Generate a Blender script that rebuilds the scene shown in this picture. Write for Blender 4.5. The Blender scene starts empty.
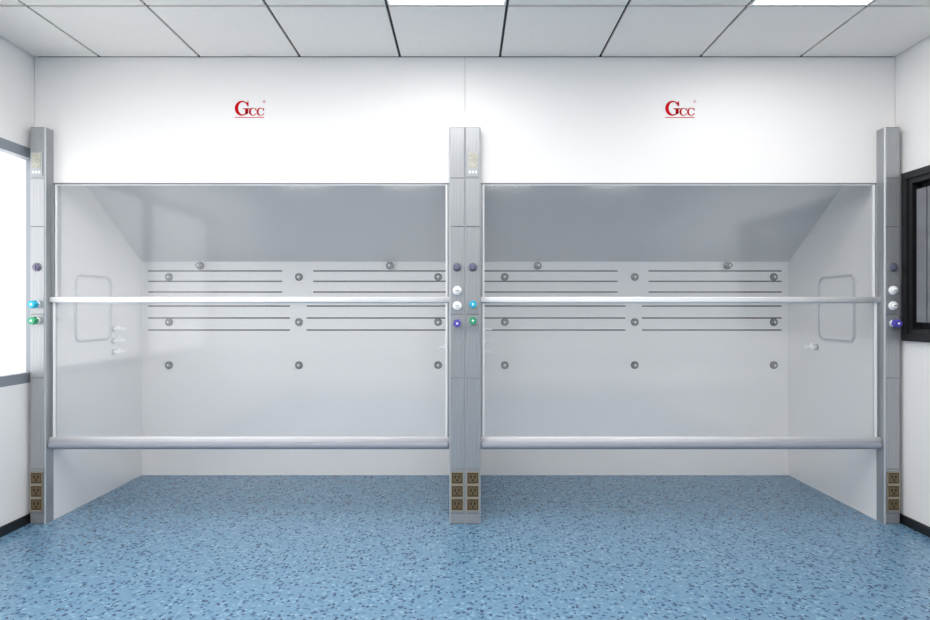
import bpy, bmesh, math
from mathutils import Vector
scene = bpy.context.scene
scene.view_settings.view_transform = 'Standard'
scene.view_settings.look = 'None'

# ------------------------------------------------------------ materials
def srgb(r, g, b):
    def f(c):
        c /= 255.0
        return c/12.92 if c <= 0.04045 else ((c+0.055)/1.055)**2.4
    return (f(r), f(g), f(b), 1)

def mat(name, col, rough=0.5, metal=0.0, spec=0.5, noise=0.0, nscale=8.0, bump=0.0, coat=0.0, stretch=None):
    m = bpy.data.materials.new(name); m.use_nodes = True
    nt = m.node_tree; b = nt.nodes['Principled BSDF']
    b.inputs['Base Color'].default_value = col
    b.inputs['Roughness'].default_value = rough
    b.inputs['Metallic'].default_value = metal
    b.inputs['Specular IOR Level'].default_value = spec
    b.inputs['Coat Weight'].default_value = coat
    b.inputs['Coat Roughness'].default_value = 0.10
    if noise > 0:
        tc = nt.nodes.new('ShaderNodeTexCoord')
        n = nt.nodes.new('ShaderNodeTexNoise'); n.inputs['Scale'].default_value = nscale
        n.inputs['Detail'].default_value = 4
        r = nt.nodes.new('ShaderNodeValToRGB')
        r.color_ramp.elements[0].position = 0.3; r.color_ramp.elements[1].position = 0.7
        r.color_ramp.elements[0].color = tuple(c*(1-noise) for c in col[:3])+(1,)
        r.color_ramp.elements[1].color = tuple(min(1, c*(1+noise*0.4)) for c in col[:3])+(1,)
        if stretch:
            mp = nt.nodes.new('ShaderNodeMapping'); mp.inputs['Scale'].default_value = stretch
            nt.links.new(tc.outputs['Object'], mp.inputs['Vector']); nt.links.new(mp.outputs[0], n.inputs['Vector'])
        else:
            nt.links.new(tc.outputs['Object'], n.inputs['Vector'])
        nt.links.new(n.outputs['Fac'], r.inputs['Fac'])
        nt.links.new(r.outputs['Color'], b.inputs['Base Color'])
        if bump > 0:
            bp = nt.nodes.new('ShaderNodeBump'); bp.inputs['Strength'].default_value = bump
            nt.links.new(n.outputs['Fac'], bp.inputs['Height'])
            nt.links.new(bp.outputs['Normal'], b.inputs['Normal'])
    return m

def emis(name, col, s):
    m = bpy.data.materials.new(name); m.use_nodes = True
    nt = m.node_tree; nt.nodes.clear()
    e = nt.nodes.new('ShaderNodeEmission'); o = nt.nodes.new('ShaderNodeOutputMaterial')
    e.inputs['Color'].default_value = col; e.inputs['Strength'].default_value = s
    nt.links.new(e.outputs[0], o.inputs[0])
    return m

def glassmat(name, tint=(0.99, 0.992, 0.994, 1), haze=0.03, gl=0.6, rough=0.05):
    m = bpy.data.materials.new(name); m.use_nodes = True
    nt = m.node_tree; nt.nodes.clear(); N = nt.nodes.new; L = nt.links.new
    o = N('ShaderNodeOutputMaterial')
    t = N('ShaderNodeBsdfTransparent'); t.inputs[0].default_value = tint
    d = N('ShaderNodeBsdfDiffuse'); d.inputs[0].default_value = (0.95, 0.95, 0.96, 1)
    g = N('ShaderNodeBsdfGlossy'); g.inputs['Roughness'].default_value = rough
    g.inputs[0].default_value = (1, 1, 1, 1)
    geo = N('ShaderNodeNewGeometry')
    dt = N('ShaderNodeVectorMath'); dt.operation = 'DOT_PRODUCT'
    L(geo.outputs['Normal'], dt.inputs[0]); L(geo.outputs['Incoming'], dt.inputs[1])
    ab = N('ShaderNodeMath'); ab.operation = 'ABSOLUTE'; L(dt.outputs['Value'], ab.inputs[0])
    om = N('ShaderNodeMath'); om.operation = 'SUBTRACT'; om.inputs[0].default_value = 1; L(ab.outputs[0], om.inputs[1])
    pw = N('ShaderNodeMath'); pw.operation = 'POWER'; pw.inputs[1].default_value = 5; L(om.outputs[0], pw.inputs[0])
    mu = N('ShaderNodeMath'); mu.operation = 'MULTIPLY_ADD'; mu.inputs[1].default_value = 0.96*gl; mu.inputs[2].default_value = 0.04*gl
    L(pw.outputs[0], mu.inputs[0])
    m1 = N('ShaderNodeMixShader'); m1.inputs[0].default_value = haze
    m2 = N('ShaderNodeMixShader')
    L(t.outputs[0], m1.inputs[1]); L(d.outputs[0], m1.inputs[2])
    L(mu.outputs[0], m2.inputs[0])
    L(m1.outputs[0], m2.inputs[1]); L(g.outputs[0], m2.inputs[2]); L(m2.outputs[0], o.inputs[0])
    return m

def floormat():
    m = bpy.data.materials.new('blue_flecked_vinyl'); m.use_nodes = True
    nt = m.node_tree; N = nt.nodes.new; L = nt.links.new
    b = nt.nodes['Principled BSDF']
    b.inputs['Roughness'].default_value = 0.24
    b.inputs['Specular IOR Level'].default_value = 0.45
    tc = N('ShaderNodeTexCoord')
    wn = N('ShaderNodeTexNoise'); wn.inputs['Scale'].default_value = 60; wn.inputs['Detail'].default_value = 2
    L(tc.outputs['Object'], wn.inputs['Vector'])
    sub = N('ShaderNodeVectorMath'); sub.operation = 'SUBTRACT'; sub.inputs[1].default_value = (0.5, 0.5, 0.5)
    L(wn.outputs['Color'], sub.inputs[0])
    sc = N('ShaderNodeVectorMath'); sc.operation = 'SCALE'; sc.inputs['Scale'].default_value = 0.026
    L(sub.outputs[0], sc.inputs[0])
    ad = N('ShaderNodeVectorMath'); ad.operation = 'ADD'
    L(tc.outputs['Object'], ad.inputs[0]); L(sc.outputs[0], ad.inputs[1])
    base = N('ShaderNodeTexNoise'); base.inputs['Scale'].default_value = 50; base.inputs['Detail'].default_value = 3
    L(tc.outputs['Object'], base.inputs['Vector'])
    r = N('ShaderNodeValToRGB')
    r.color_ramp.elements[0].position = 0.36; r.color_ramp.elements[1].position = 0.64
    r.color_ramp.elements[0].color = srgb(97, 134, 163); r.color_ramp.elements[1].color = srgb(110, 147, 174)
    L(base.outputs['Fac'], r.inputs['Fac'])
    cur = r.outputs['Color']
    for (s, thr, dist, col, off) in [(44, 0.76, 0.36, srgb(128, 164, 187), 3.1), (42, 0.78, 0.34, srgb(80, 116, 146), 7.7),
                                     (40, 0.86, 0.33, srgb(62, 86, 114), 0.0), (54, 0.86, 0.36, srgb(50, 70, 96), 11.3)]:
        o = N('ShaderNodeVectorMath'); o.operation = 'ADD'; o.inputs[1].default_value = (off, off*1.3, 0)
        L(ad.outputs[0], o.inputs[0])
        v = N('ShaderNodeTexVoronoi'); v.voronoi_dimensions = '2D'; v.inputs['Scale'].default_value = s
        L(o.outputs[0], v.inputs['Vector'])
        sp = N('ShaderNodeSeparateColor'); L(v.outputs['Color'], sp.inputs[0])
        g = N('ShaderNodeMath'); g.operation = 'GREATER_THAN'; g.inputs[1].default_value = thr; L(sp.outputs[0], g.inputs[0])
        l = N('ShaderNodeMath'); l.operation = 'LESS_THAN'; l.inputs[1].default_value = dist; L(v.outputs['Distance'], l.inputs[0])
        mm = N('ShaderNodeMath'); mm.operation = 'MULTIPLY'; L(g.outputs[0], mm.inputs[0]); L(l.outputs[0], mm.inputs[1])
        mx = N('ShaderNodeMix'); mx.data_type = 'RGBA'
        L(mm.outputs[0], mx.inputs['Factor']); L(cur, mx.inputs['A']); mx.inputs['B'].default_value = col
        cur = mx.outputs['Result']
    L(cur, b.inputs['Base Color'])
    return m

M = dict(
    wall=mat('white_wall_paint', srgb(242, 240, 239), 0.5, noise=0.02, nscale=3),
    fascia=mat('white_gloss_panel', srgb(242, 240, 239), 0.45, noise=0.01, nscale=2),
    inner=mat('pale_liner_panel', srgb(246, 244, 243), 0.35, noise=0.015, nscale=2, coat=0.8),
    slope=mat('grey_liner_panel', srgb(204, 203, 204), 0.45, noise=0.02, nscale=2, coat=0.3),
    tile=mat('ceiling_tile', srgb(242, 237, 232), 0.7, noise=0.02, nscale=30),
    grid=mat('ceiling_gap_dark', srgb(40, 42, 46), 0.7, noise=0.02),
    alu=mat('brushed_aluminium', srgb(168, 170, 173), 0.34, metal=0.45, noise=0.16, nscale=5, stretch=(60, 1, 0.6)),
    alu2=mat('aluminium_edge', srgb(190, 192, 196), 0.35, metal=0.3, noise=0.04, nscale=5),
    rail=mat('satin_rail', srgb(214, 214, 217), 0.7, spec=0.2, noise=0.01),
    handle=mat('blue_grey_handle', srgb(150, 154, 164), 0.6, spec=0.3, noise=0.01),
    stile=mat('white_stile', srgb(240, 240, 241), 0.7, spec=0.2, noise=0.01),
    dark=mat('slot_shade_dark', srgb(56, 58, 62), 0.7, noise=0.05),
    gasket=mat('grey_gasket', srgb(120, 122, 127), 0.6, noise=0.05),
    black=mat('black_plastic', srgb(24, 25, 28), 0.4, noise=0.05),
    bronze=mat('bronze_socket', srgb(78, 66, 46), 0.4, metal=0.1, noise=0.25, nscale=60),
    bronzed=mat('bronze_socket_inset', srgb(34, 28, 22), 0.5, noise=0.1),
    bronzel=mat('bronze_socket_rim', srgb(190, 178, 154), 0.4, metal=0.1, noise=0.1),
    bronzem=mat('bronze_socket_ring', srgb(116, 96, 64), 0.4, metal=0.1, noise=0.1),
    cyan=mat('cyan_plastic', srgb(20, 175, 205), 0.3, noise=0.04),
    green=mat('green_plastic', srgb(50, 160, 115), 0.3, noise=0.04),
    violet=mat('violet_plastic', srgb(84, 72, 178), 0.3, noise=0.04),
    white=mat('white_plastic', srgb(250, 250, 250), 0.35, noise=0.01),
    flange=mat('grey_plastic_flange', srgb(176, 178, 182), 0.4, noise=0.02),
    mauve=mat('grey_violet_plastic', srgb(104, 100, 134), 0.35, noise=0.04),
    steel=mat('grey_steel', srgb(120, 122, 126), 0.35, metal=0.5, noise=0.05),
    steeld=mat('dark_steel', srgb(80, 82, 86), 0.4, metal=0.4, noise=0.05),
    ring=mat('grey_cover_rim', srgb(198, 199, 203), 0.4, noise=0.01),
    beige=mat('beige_display', srgb(190, 188, 174), 0.4, noise=0.35, nscale=90),
    red=mat('red_lettering', srgb(200, 8, 18), 0.7, spec=0.05, noise=0.02),
    glass=glassmat('sash_glass', gl=1.0, haze=0.05, rough=0.10),
    wglass=glassmat('window_glass', haze=0.0),
    dglass=mat('dark_window_glass', srgb(48, 50, 54), 0.08, noise=0.1, nscale=4),
    blind=mat('grey_blind', srgb(128, 130, 134), 0.3, noise=0.2),
    wframe=mat('grey_window_frame', srgb(140, 146, 153), 0.4, metal=0.2, noise=0.03),
    lamp=emis('lamp_diffuser', (1, 0.98, 0.955, 1), 12.0),
    floor=floormat(),
)

# ------------------------------------------------------------ builders
WL = {}
def add(name, bm, mats, loc=(0, 0, 0), parent=None, smooth=False, bevel=0.0):
    """bm is in world coordinates; the object's origin goes to loc."""
    loc = Vector(loc)
    bmesh.ops.translate(bm, verts=bm.verts, vec=-loc)
    bmesh.ops.recalc_face_normals(bm, faces=bm.faces)
    me = bpy.data.meshes.new(name); bm.to_mesh(me); bm.free()
    for m in mats: me.materials.append(M[m])
    if smooth:
        for p in me.polygons: p.use_smooth = len(p.vertices) == 4
    ob = bpy.data.objects.new(name, me); scene.collection.objects.link(ob)
    if parent:
        ob.parent = parent; ob.location = loc - WL[parent.name]
    else:
        ob.location = loc
    WL[ob.name] = loc
    if bevel > 0:
        md = ob.modifiers.new('Bevel', 'BEVEL'); md.width = bevel; md.segments = 3; md.limit_method = 'ANGLE'
    return ob

def box(bm, x0, x1, y0, y1, z0, z1, mi=0):
    vs = [bm.verts.new((x, y, z)) for x in (x0, x1) for y in (y0, y1) for z in (z0, z1)]
    for f in [(0, 1, 3, 2), (4, 6, 7, 5), (0, 4, 5, 1), (2, 3, 7, 6), (0, 2, 6, 4), (1, 5, 7, 3)]:
        fc = bm.faces.new([vs[i] for i in f]); fc.material_index = mi

def lathe(bm, c, axis, prof, mi=0, n=20, flat=False):
    c = Vector(c); a = Vector(axis).normalized()
    u = a.orthogonal().normalized(); v = a.cross(u)
    rings = []
    for (d, r) in prof:
        rings.append([bm.verts.new(c + a*d + (u*math.cos(2*math.pi*i/n) + v*math.sin(2*math.pi*i/n))*max(r, 1e-4)) for i in range(n)])
    for k in range(len(rings)-1):
        for i in range(n):
            f = bm.faces.new([rings[k][i], rings[k][(i+1) % n], rings[k+1][(i+1) % n], rings[k+1][i]])
            f.material_index = mi(k) if callable(mi) else mi
    for r in (rings[0], rings[-1]):
        f = bm.faces.new(r); f.material_index = mi(0) if callable(mi) else mi

def simple(name, b, m, parent=None, bevel=0.0, **k):
    bm = bmesh.new(); box(bm, *b)
    c = ((b[0]+b[1])/2, (b[2]+b[3])/2, b[4])
    return add(name, bm, [m], c, parent, bevel=bevel)

def rrect(w, h, r, n=6):
    pts = []
    for cx, cz, a0 in [(w/2-r, h/2-r, 0), (-w/2+r, h/2-r, 90), (-w/2+r, -h/2+r, 180), (w/2-r, -h/2+r, 270)]:
        for i in range(n+1):
            a = math.radians(a0+90*i/n); pts.append((cx+r*math.cos(a), cz+r*math.sin(a)))
    return pts

def bar(name, x0, x1, y0, y1, z0, z1, r, m, parent):
    """smooth rounded bar along x"""
    bm = bmesh.new(); pts = rrect(y1-y0, z1-z0, r, 8); yc, zc = (y0+y1)/2, (z0+z1)/2
    A = [bm.verts.new((x0, yc+p[0], zc+p[1])) for p in pts]; B = [bm.verts.new((x1, yc+p[0], zc+p[1])) for p in pts]
    n = len(pts)
    for i in range(n): bm.faces.new([A[i], A[(i+1) % n], B[(i+1) % n], B[i]])
    bm.faces.new(A); bm.faces.new(B)
    return add(name, bm, [m], ((x0+x1)/2, yc, zc), parent, smooth=True)

# ------------------------------------------------------------ room
XW = 2.583; YB = 1.06; YF = -5.4; ZC = 2.778; HC = 1.26
def struct(ob, label=None):
    ob['kind'] = 'structure'
    if label: ob['label'] = label
    ob['category'] = 'room'
    return ob
struct(simple('floor', (-XW-0.12, XW+0.12, YF-0.12, YB+0.12, -0.1, 0), 'floor'), 'blue speckled vinyl floor with dark flecks')
struct(simple('wall_back', (-XW-0.12, XW+0.12, YB, YB+0.12, 0, ZC+0.15), 'wall'), 'white wall behind the fume hoods')
struct(simple('wall_front', (-XW-0.12, XW+0.12, YF-0.12, YF, 0, ZC+0.15), 'wall'), 'white wall on the room side facing the hoods')
def wall_open(name, x0, x1, ya, yb, za, zb, label):
    bm = bmesh.new()
    box(bm, x0, x1, YF, ya, 0, ZC+0.15); box(bm, x0, x1, yb, YB, 0, ZC+0.15)
    box(bm, x0, x1, ya, yb, 0, za); box(bm, x0, x1, ya, yb, zb, ZC+0.15)
    struct(add(name, bm, ['wall'], ((x0+x1)/2, -2, 0)), label)
wall_open('wall_left', -XW-0.12, -XW, -2.6, 0.05, 0.86, 2.20, 'white painted wall with a wide bright window')
wall_open('wall_right', XW, XW+0.12, -2.0, -0.09, 1.11, 2.03, 'white painted wall with a black framed window')
struct(simple('baseboard_left', (-XW, -XW+0.012, YF, -0.002, 0, 0.055), 'black'), 'black skirting strip')
struct(simple('baseboard_right', (XW-0.012, XW, YF, -0.002, 0, 0.055), 'black'), 'black skirting strip')
XS = [-XW] + [-2.19+0.6*k for k in range(8)] + [XW]
YS = [0.0-0.6*k for k in range(10)]
lights = {(4, 1), (7, 1), (1, 2), (2, 2), (1, 3), (3, 3), (5, 3), (7, 3), (1, 5), (3, 5), (5, 5), (7, 5)}  # first two panels seen; others unseen, several added to brighten room and left fascia
bm = bmesh.new()
box(bm, -XW-0.12, XW+0.12, YF-0.12, YB+0.12, ZC+0.012, ZC+0.14, 1)
g = 0.0075
for i in range(len(XS)-1):
    for j in range(len(YS)-1):
        if (i, j) in lights: continue
        y1 = YS[j]; y0 = max(YS[j+1], YF)
        box(bm, XS[i]+g, XS[i+1]-g, y0+g, y1-g, ZC, ZC+0.014, 0)
struct(add('ceiling', bm, ['tile', 'grid'], (0, -2, ZC)), 'suspended ceiling of square pale grey tiles')
for n_, (i, j) in enumerate(sorted(lights)):
    x0, x1, y0, y1 = XS[i], XS[i+1], YS[j+1], YS[j]
    bm = bmesh.new()
    for b in [(x0+g, x1-g, y0+g, y0+.02), (x0+g, x1-g, y1-.02, y1-g), (x0+g, x0+.02, y0+.02, y1-.02), (x1-.02, x1-g, y0+.02, y1-.02)]:
        box(bm, *b, ZC-0.002, ZC+0.012)
    o = add('ceiling_or_fill_light', bm, ['white'], ((x0+x1)/2, (y0+y1)/2, ZC))
    o['label'] = 'square white flush panel light in the tiled ceiling, several unseen ones added as fill'; o['category'] = 'ceiling light'; o['group'] = 'panel lights in the ceiling'
    bm = bmesh.new(); box(bm, x0+.02, x1-.02, y0+.02, y1-.02, ZC, ZC+0.010)
    add('diffuser', bm, ['lamp'], ((x0+x1)/2, (y0+y1)/2, ZC), o)

def win_frame(bm, xa, xb, ya, yb, za, zb, t, mi=0, te=None):
    te = te or t
    box(bm, xa, xb, ya, yb, za, za+t, mi); box(bm, xa, xb, ya, yb, zb-t, zb, mi)
    box(bm, xa, xb, ya, ya+te, za+t, zb-t, mi); box(bm, xa, xb, yb-te, yb, za+t, zb-t, mi)
bm = bmesh.new()
win_frame(bm, -XW-0.06, -XW+0.001, -2.6, 0.05, 0.83, 2.22, 0.06, te=0.04)
box(bm, -XW-0.05, -XW, -1.35, -1.29, 0.89, 2.16)
w = add('window_1', bm, ['wframe'], (-XW, -1.3, 0.83)); struct(w, 'wide grey framed window with bright daylight')
bm = bmesh.new(); box(bm, -XW-0.03, -XW-0.024, -2.56, 0.01, 0.89, 2.16)
add('glass_pane', bm, ['wglass'], (-XW-0.027, -1.3, 0.89), w)
bm = bmesh.new()
win_frame(bm, XW-0.02, XW+0.10, -2.0, -0.075, 1.08, 2.06, 0.04)
win_frame(bm, XW-0.008, XW+0.06, -1.96, -0.115, 1.12, 2.02, 0.03)
w = add('window_2', bm, ['black'], (XW, -1.0, 1.08)); struct(w, 'black framed window with dark glass')
bm = bmesh.new(); box(bm, XW+0.05, XW+0.056, -1.96, -0.115, 1.12, 2.02)
add('glass_pane', bm, ['dglass'], (XW+0.05, -1.0, 1.12), w)
bm = bmesh.new()
for k in range(20):
    y = -0.165-0.08*k
    box(bm, XW+0.002, XW+0.012, y-0.07, y, 1.19, 1.95)
add('blind', bm, ['blind'], (XW+0.01, -0.9, 1.2), w)

# ------------------------------------------------------------ fume hoods
W = 2.56; PW = 0.092; YP = -0.07; ZF = 2.022; D = 0.975; ZP = 2.336

def letter(bm, cx, cz, w, h, y, G=False):
    n = 40; a0, a1 = math.radians(38), math.radians(322)
    if G: a1 = math.radians(330)
    ro = []; ri = []
    for i in range(n+1):
        a = a0+(a1-a0)*i/n
        ro.append((cx+w/2*math.cos(a), cz+h/2*math.sin(a)))
        ri.append((cx+w*0.06+w*0.315*math.cos(a), cz+h*0.405*math.sin(a)))
    vo = [bm.verts.new((p[0], y, p[1])) for p in ro]; vi = [bm.verts.new((p[0], y, p[1])) for p in ri]
    for i in range(n): bm.faces.new([vo[i], vo[i+1], vi[i+1], vi[i]])
    def poly(ps): bm.faces.new([bm.verts.new((cx+p[0]*w, y, cz+p[1]*h)) for p in ps])
    poly([(0.27, 0.34), (0.39, 0.13), (0.47, 0.13), (0.46, 0.48), (0.40, 0.48), (0.37, 0.38)])
    if G:
        poly([(0.22, -0.42), (0.44, -0.36), (0.44, -0.02), (0.22, -0.02)])
        poly([(0.06, -0.07), (0.56, -0.07), (0.56, 0.0), (0.06, 0.0)])
    else:
        poly([(0.28, -0.32), (0.44, -0.16), (0.50, -0.18), (0.40, -0.38), (0.28, -0.42)])

def socket(x, z, parent):
    s = 0.036; y = YP-0.004
    bm = bmesh.new()
    box(bm, x-s, x+s, y-0.006, y+0.001, z-s, z+s, 0)
    t = .0035
    for a, b, c, d in [(x-s, x+s, z+s-t, z+s), (x-s, x+s, z-s, z-s+t), (x-s, x-s+t, z-s, z+s), (x+s-t, x+s, z-s, z+s)]:
        box(bm, a, b, y-0.008, y-0.001, c, d, 2)
    box(bm, x-.024, x+.024, y-.009, y-.005, z-.020, z+.022, 3)
    for dx in (-.011, .011): box(bm, x+dx-.005, x+dx+.005, y-0.0105, y-0.006, z-.001, z+.017, 1)
    lathe(bm, (x, y-0.006, z-.011), (0, -1, 0), [(0, .007), (.0045, .007)], 1, 12)
    o = add('power_socket', bm, ['bronze', 'bronzed', 'bronzel', 'bronzem'], (x, y, z), parent)
    o['label'] = 'dark bronze square power outlet with thin pale rim'

def knob(x, z, col, parent, name='valve_knob'):
    y = YP-0.004
    bm = bmesh.new()
    if col == 'mauve':
        lathe(bm, (x, y, z), (0, -1, 0), [(0, .026), (.006, .026), (.008, .023)], 1, 24)
        lathe(bm, (x, y-.008, z), (0, -1, 0), [(0, .019), (.008, .019), (.010, .015)], 0, 24)
        box(bm, x-.004, x+.004, y-.024, y-.016, z-.014, z+.014, 1)
        mats = ['mauve', 'steel']
    elif col == 'white':
        lathe(bm, (x, y, z), (0, -1, 0), [(0, .026), (.008, .026), (.012, .021)], 0, 24)
        lathe(bm, (x, y-.012, z), (0, -1, 0), [(0, .014), (.012, .013), (.014, .009)], 0, 24)
        box(bm, x-.010, x+.010, y-.028, y-.026, z-.002, z+.002, 1)
        mats = ['white', 'steel']
    else:
        lathe(bm, (x, y, z), (0, -1, 0), [(0, .020), (.010, .020), (.010, .011), (.022, .011)], 1, 20)
        n = 30; r0 = []; r1 = []
        for i in range(n):
            a = 2*math.pi*i/n; r = .0245 if i % 5 in (0, 1, 2) else .0205
            r0.append(bm.verts.new((x+r*math.cos(a), y-.020, z+r*math.sin(a))))
            r1.append(bm.verts.new((x+r*.88*math.cos(a), y-.050, z+r*.88*math.sin(a))))
        for i in range(n): bm.faces.new([r0[i], r0[(i+1) % n], r1[(i+1) % n], r1[i]])
        bm.faces.new(r0); bm.faces.new(r1)
        lathe(bm, (x, y-.050, z), (0, -1, 0), [(0, .007), (.003, .006)], 1, 16)
        mats = [col, 'white']
    o = add(name, bm, mats, (x, y, z), parent)
    o['label'] = {'mauve': 'grey-violet round dial', 'white': 'white round switch', 'cyan': 'cyan fluted gas valve knob',
                  'green': 'green fluted valve knob', 'violet': 'violet fluted valve knob'}[col]

def post(x0, root, left):
    x1 = x0+PW; ch = 0.006
    bm = bmesh.new()
    prof = [(x0+.0002, -0.001), (x0+.0002, YP+ch), (x0+ch, YP), (x1-ch, YP), (x1-.0002, YP+ch), (x1-.0002, -0.001)]
    lo = [bm.verts.new((p[0], p[1], 0)) for p in prof]; hi = [bm.verts.new((p[0], p[1], ZP)) for p in prof]
    for i in range(6):
        f = bm.faces.new([lo[i], lo[(i+1) % 6], hi[(i+1) % 6], hi[i]])
        f.material_index = 1 if i in (1, 3) else (2 if i == 2 else 0)
    bm.faces.new(lo); bm.faces.new(hi)
    p = add('service_post', bm, ['alu', 'alu2', 'gasket'], (x0+PW/2, YP/2, 0), root)
    p['label'] = 'tall grey aluminium service post'
    zs = [0.004, 0.065, 0.325, 0.86, 1.235, 1.75, 2.035, ZP-0.002]
    for a, b in zip(zs[:-1], zs[1:]):
        simple('post_cover', (x0+.006, x1-.006, YP-0.004, YP+0.001, a+.002, b-.002), 'alu', p, bevel=0.001)
    xc = (x0+x1)/2
    for z in (0.118, 0.196, 0.274): socket(xc, z, p)
    knob(xc, 1.512, 'mauve', p)
    if left:
        knob(xc, 1.293, 'cyan', p); knob(xc, 1.198, 'green', p)
        bm = bmesh.new(); y = YP-0.004
        box(bm, xc-.033, xc+.033, y-.006, y+.001, 2.048, 2.188, 0)
        box(bm, xc-.026, xc+.026, y-.008, y-.005, 2.095, 2.180, 1)
        for i in range(3):
            box(bm, xc-.024+.018*i, xc-.024+.018*i+.011, y-.009, y-.005, 2.062, 2.076, 2)
        o = add('control_display', bm, ['flange', 'beige', 'white'], (xc, y, 2.048), p); o['label'] = 'small beige control display'
    else:
        for z in (1.375, 1.285): knob(xc, z, 'white', p, 'switch')
        knob(xc, 1.182, 'violet', p)
    return p

def nozzle(x, y, z, s, root, L=0.098):
    bm = bmesh.new()
    lathe(bm, (x, y, z), (s, 0, 0), [(0, .021), (.007, .021), (.010, .010), (.03, .010), (.032, .015), (.050, .015), (.052, .009),
          (L-.022, .009), (L-.020, .012), (L-.010, .008), (L-.008, .010), (L, .006)], lambda k: 1 if k < 2 else 0, 16)
    lathe(bm, (x+s*.041, y, z), (0, 0, 1), [(-.004, .006), (.020, .006), (.020, .010), (.027, .009)], 0, 12)
    o = add('gas_nozzle', bm, ['white', 'flange'], (x, y, z), root); o['label'] = 'white barbed gas outlet nozzle'

def fixing(x, y, z, root, big=False):
    bm = bmesh.new()
    lathe(bm, (x, y, z), (0, -1, 0), [(0, .030), (.004, .030), (.007, .027)], 1, 24)
    n = 32; r0 = []; r1 = []
    dep = .05 if big else .022
    for i in range(n):
        a = 2*math.pi*i/n; r = .021+.004*math.cos(4*a)
        r0.append(bm.verts.new((x+r*math.cos(a), y-.007, z+r*math.sin(a))))
        r1.append(bm.verts.new((x+r*.85*math.cos(a), y-dep, z+r*.85*math.sin(a))))
    for i in range(n): bm.faces.new([r0[i], r0[(i+1) % n], r1[(i+1) % n], r1[i]])
    bm.faces.new(r0); bm.faces.new(r1)
    lathe(bm, (x, y-dep, z), (0, -1, 0), [(0, .008), (.004, .006)], 2, 12)
    add('baffle_fixing', bm, ['steel', 'steeld', 'white'], (x, y, z), root)['label'] = 'grey lobed screw knob'

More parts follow.
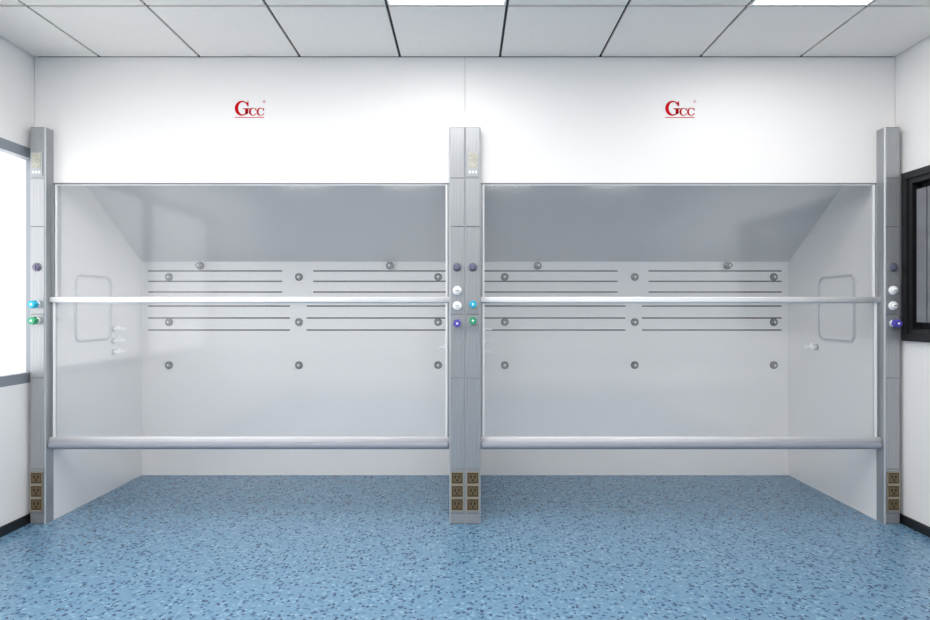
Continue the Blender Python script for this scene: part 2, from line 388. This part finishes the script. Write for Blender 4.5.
def hood(X, outer, label):
    root = bpy.data.objects.new('fume_hood', None); scene.collection.objects.link(root)
    root.location = (X+W/2, 0, 0); WL[root.name] = Vector(root.location)
    root.empty_display_size = 0.2
    root['label'] = label; root['category'] = 'fume hood'; root['group'] = 'pair of walk-in fume hoods'
    el = 0.0215 if outer == 'L' else -0.0005; er = 0.0215 if outer == 'R' else -0.0005
    simple('fascia_panel', (X-el+.0002, X+W+er-.0002, 0, 0.03, ZF, ZC-0.001), 'fascia', root)['label'] = 'glossy white upper front panel'
    simple('fascia_trim', (X+PW, X+W-PW, -0.004, 0.034, ZF-0.010, ZF), 'gasket', root)
    for s, (a, b) in enumerate([(X+.002, X+PW), (X+W-PW, X+W-.002)]):
        simple('side_liner', (a, b, 0.0, D+.02, 0, ZF-.001), 'inner', root)
        jx = (b, b+.012) if s == 0 else (a-.012, a)
        simple('jamb', (jx[0], jx[1], -0.022, 0.012, 0.43, ZF-.013), 'alu', root)
    xi0, xi1 = X+PW, X+W-PW
    for a, b in [(X+.002, X+PW), (X+W-PW, X+W-.002)]:
        simple('upper_side_liner', (a, b, 0.031, D+.02, ZF, 2.40), 'inner', root)
    bm = bmesh.new()
    z1, z0 = 2.262, 1.626; t = 0.012
    vs = [(0.032, z1), (D-.0, z0), (D, z0+t), (0.032, z1+t)]
    A = [bm.verts.new((xi0+.001, p[0], p[1])) for p in vs]; B = [bm.verts.new((xi1-.001, p[0], p[1])) for p in vs]
    for i in range(4): bm.faces.new([A[i], A[(i+1) % 4], B[(i+1) % 4], B[i]])
    bm.faces.new(A); bm.faces.new(B)
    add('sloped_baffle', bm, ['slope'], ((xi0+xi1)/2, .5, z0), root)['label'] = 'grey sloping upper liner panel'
    zsl = [1.107, 1.199, 1.29, 1.397, 1.479, 1.558]; hs = 0.0055
    xs = [xi0+.001, X+.14, X+1.165, X+1.225, X+1.35, X+1.40, X+2.42, xi1-.001]
    zz = [0.0]
    for z in zsl: zz += [z-hs, z+hs]
    zz.append(1.63)
    bm = bmesh.new(); V = {}
    def gv(i, j):
        if (i, j) not in V: V[(i, j)] = bm.verts.new((xs[i], D, zz[j]))
        return V[(i, j)]
    for i in range(len(xs)-1):
        for j in range(len(zz)-1):
            if j % 2 == 1:
                k = (j-1)//2
                if k <= 2 and i in (1, 2, 4, 5): continue
                if k > 2 and i in (1, 5): continue
            bm.faces.new([gv(i, j), gv(i+1, j), gv(i+1, j+1), gv(i, j+1)])
    o = add('slotted_baffle', bm, ['inner'], ((xi0+xi1)/2, D, 0), root)
    md = o.modifiers.new('Solidify', 'SOLIDIFY'); md.thickness = 0.008; md.offset = 0
    o['label'] = 'pale back baffle with horizontal exhaust slots'
    simple('slot_shade_plate', (xi0+.002, xi1-.002, D+.03, D+.05, 1.0, 1.62), 'dark', root)  # dark plate added behind the slots, standing in for the shade inside them
    for z in (1.512, 1.168, 0.84):
        for x in (0.303, 1.294, 2.355): fixing(X+x, D-.0045, z, root)
    for x in (0.552, 1.99): fixing(X+x, D-.03, 1.596, root, True)
    for z in (1.127, 1.043, 0.966): nozzle(X+PW, 0.60, z, 1, root)
    nozzle(X+W-PW, 0.60, 1.0, -1, root)
    xw, s = (xi0, 1) if outer == 'L' else (xi1, -1)
    cy, cz = 0.38, 1.272
    o1 = rrect(.39, .44, .055); o2 = rrect(.362, .412, .045)
    bm = bmesh.new(); n = len(o1)
    a = [bm.verts.new((xw, cy+p[0], cz+p[1])) for p in o1]; b = [bm.verts.new((xw+s*.010, cy+p[0]*.985, cz+p[1]*.985)) for p in o1]
    c = [bm.verts.new((xw+s*.010, cy+p[0], cz+p[1])) for p in o2]; d = [bm.verts.new((xw+s*.002, cy+p[0]*.985, cz+p[1]*.985)) for p in o2]
    for q, r in ((a, b), (b, c), (c, d)):
        for i in range(n): bm.faces.new([q[i], q[(i+1) % n], r[(i+1) % n], r[i]]).material_index = 1
    bm.faces.new(d)
    add('access_panel', bm, ['inner', 'ring'], (xw, cy, cz), root)['label'] = 'rounded rectangular access cover'
    sx0, sx1 = xi0+.014, xi1-.014; st = 0.010
    for k, (za, zb, y) in enumerate([(1.30, ZF-.011, 0.0), (0.45, 1.335, -0.018)]):
        bm = bmesh.new()
        oo = [(sx0, za), (sx1, za), (sx1, zb), (sx0, zb)]; ii = [(sx0+st, za+.02), (sx1-st, za+.02), (sx1-st, zb-.004), (sx0+st, zb-.004)]
        R = []
        for yy in (y-.008, y+.008):
            R.append(([bm.verts.new((p[0], yy, p[1])) for p in oo], [bm.verts.new((p[0], yy, p[1])) for p in ii]))
        for q in range(4):
            r_ = (q+1) % 4
            for (o_, i_) in R: bm.faces.new([o_[q], o_[r_], i_[r_], i_[q]])
            bm.faces.new([R[0][0][q], R[0][0][r_], R[1][0][r_], R[1][0][q]])
            bm.faces.new([R[0][1][q], R[0][1][r_], R[1][1][r_], R[1][1][q]])
        sash = add('sash', bm, ['stile'], ((sx0+sx1)/2, y, za), root)
        sash['label'] = 'clear glass sliding sash with white edges'
        bm = bmesh.new(); box(bm, sx0+st-.002, sx1-st+.002, y-.002, y+.002, za+.014, zb-.005)
        add('glass_pane', bm, ['glass'], ((sx0+sx1)/2, y, za), sash)
        if k == 1:
            bar('top_rail', xi0+.001, xi1-.001, -.040, y+.008, 1.304, 1.338, .009, 'stile', sash)['label'] = 'white horizontal sash rail'
            bar('bottom_rail', xi0+.001, xi1-.001, -.046, y+.010, .465, .504, .010, 'rail', sash)
            bm = bmesh.new()
            L = xi1-xi0-.002
            prof = [(0, .004), (.002, .012), (.008, .019), (.016, .022), (L-.016, .022), (L-.008, .019), (L-.002, .012), (L, .004)]
            lathe(bm, (xi0+.001, -.045, .458), (1, 0, 0), prof, 0, 24)
            add('handle', bm, ['handle'], ((sx0+sx1)/2, -.045, .458), sash, smooth=True)['label'] = 'rounded grey full-width sash handle'
    post(X, root, True); post(X+W-PW, root, False)
    # logo
    y = -0.0015; lx = X+(1.18 if outer == 'L' else 1.202); lz = 2.427
    bm = bmesh.new(); letter(bm, lx+.042, lz+.043, .086, .090, y, True)
    letter(bm, lx+.107, lz+.022, .046, .048, y); letter(bm, lx+.153, lz+.022, .046, .048, y)
    add('logo_lettering', bm, ['red'], (lx, y, lz), root)['label'] = 'red serif letters, one large and two small capitals'
    bm = bmesh.new(); box(bm, lx-.002, lx+.174, y-.0005, y+.0005, lz-.014, lz-.010)
    add('logo_underline', bm, ['red'], (lx, y, lz), root)['label'] = 'thin red underline'
    n = 20; bm = bmesh.new()
    ra = [bm.verts.new((lx+.176+.009*math.cos(2*math.pi*i/n), y, lz+.083+.009*math.sin(2*math.pi*i/n))) for i in range(n)]
    rb = [bm.verts.new((lx+.176+.0078*math.cos(2*math.pi*i/n), y, lz+.083+.0078*math.sin(2*math.pi*i/n))) for i in range(n)]
    for i in range(n): bm.faces.new([ra[i], ra[(i+1) % n], rb[(i+1) % n], rb[i]])
    def q(ps): bm.faces.new([bm.verts.new((lx+.176+p[0]*.001, y, lz+.083+p[1]*.001)) for p in ps])
    q([(-3, -5), (-1.6, -5), (-1.6, 5), (-3, 5)]); q([(-1.6, 3.8), (1.5, 3.8), (2, 5), (-1.6, 5)]); q([(1.5, 3.8), (1.5, 1), (3, 1), (2.6, 4.4), (2, 5)])
    q([(-1.6, -.4), (1.8, -.4), (3, 1), (-1.6, 1)]); q([(-.2, -.4), (1.3, -.4), (3.4, -5), (1.9, -5)])
    add('registered_mark', bm, ['red'], (lx+.176, y, lz+.083), root)['label'] = 'tiny circled letter mark'
    return root

hood(-W, 'L', 'tall white walk-in fume hood with clear sashes beside a bright window')
hood(0.0, 'R', 'tall white walk-in fume hood with clear sashes beside a black window')

# ------------------------------------------------------------ world / camera
w = bpy.data.worlds.new('World'); scene.world = w; w.use_nodes = True
bg = w.node_tree.nodes['Background']; bg.inputs[0].default_value = (1, 1, 1, 1); bg.inputs[1].default_value = 2.6
cam = bpy.data.cameras.new('Camera'); co = bpy.data.objects.new('Camera', cam); scene.collection.objects.link(co)
cam.sensor_width = 36; cam.lens = 596/930*36
co.location = (0, -3.576, HC); co.rotation_euler = (math.radians(90), 0, 0)
scene.camera = co
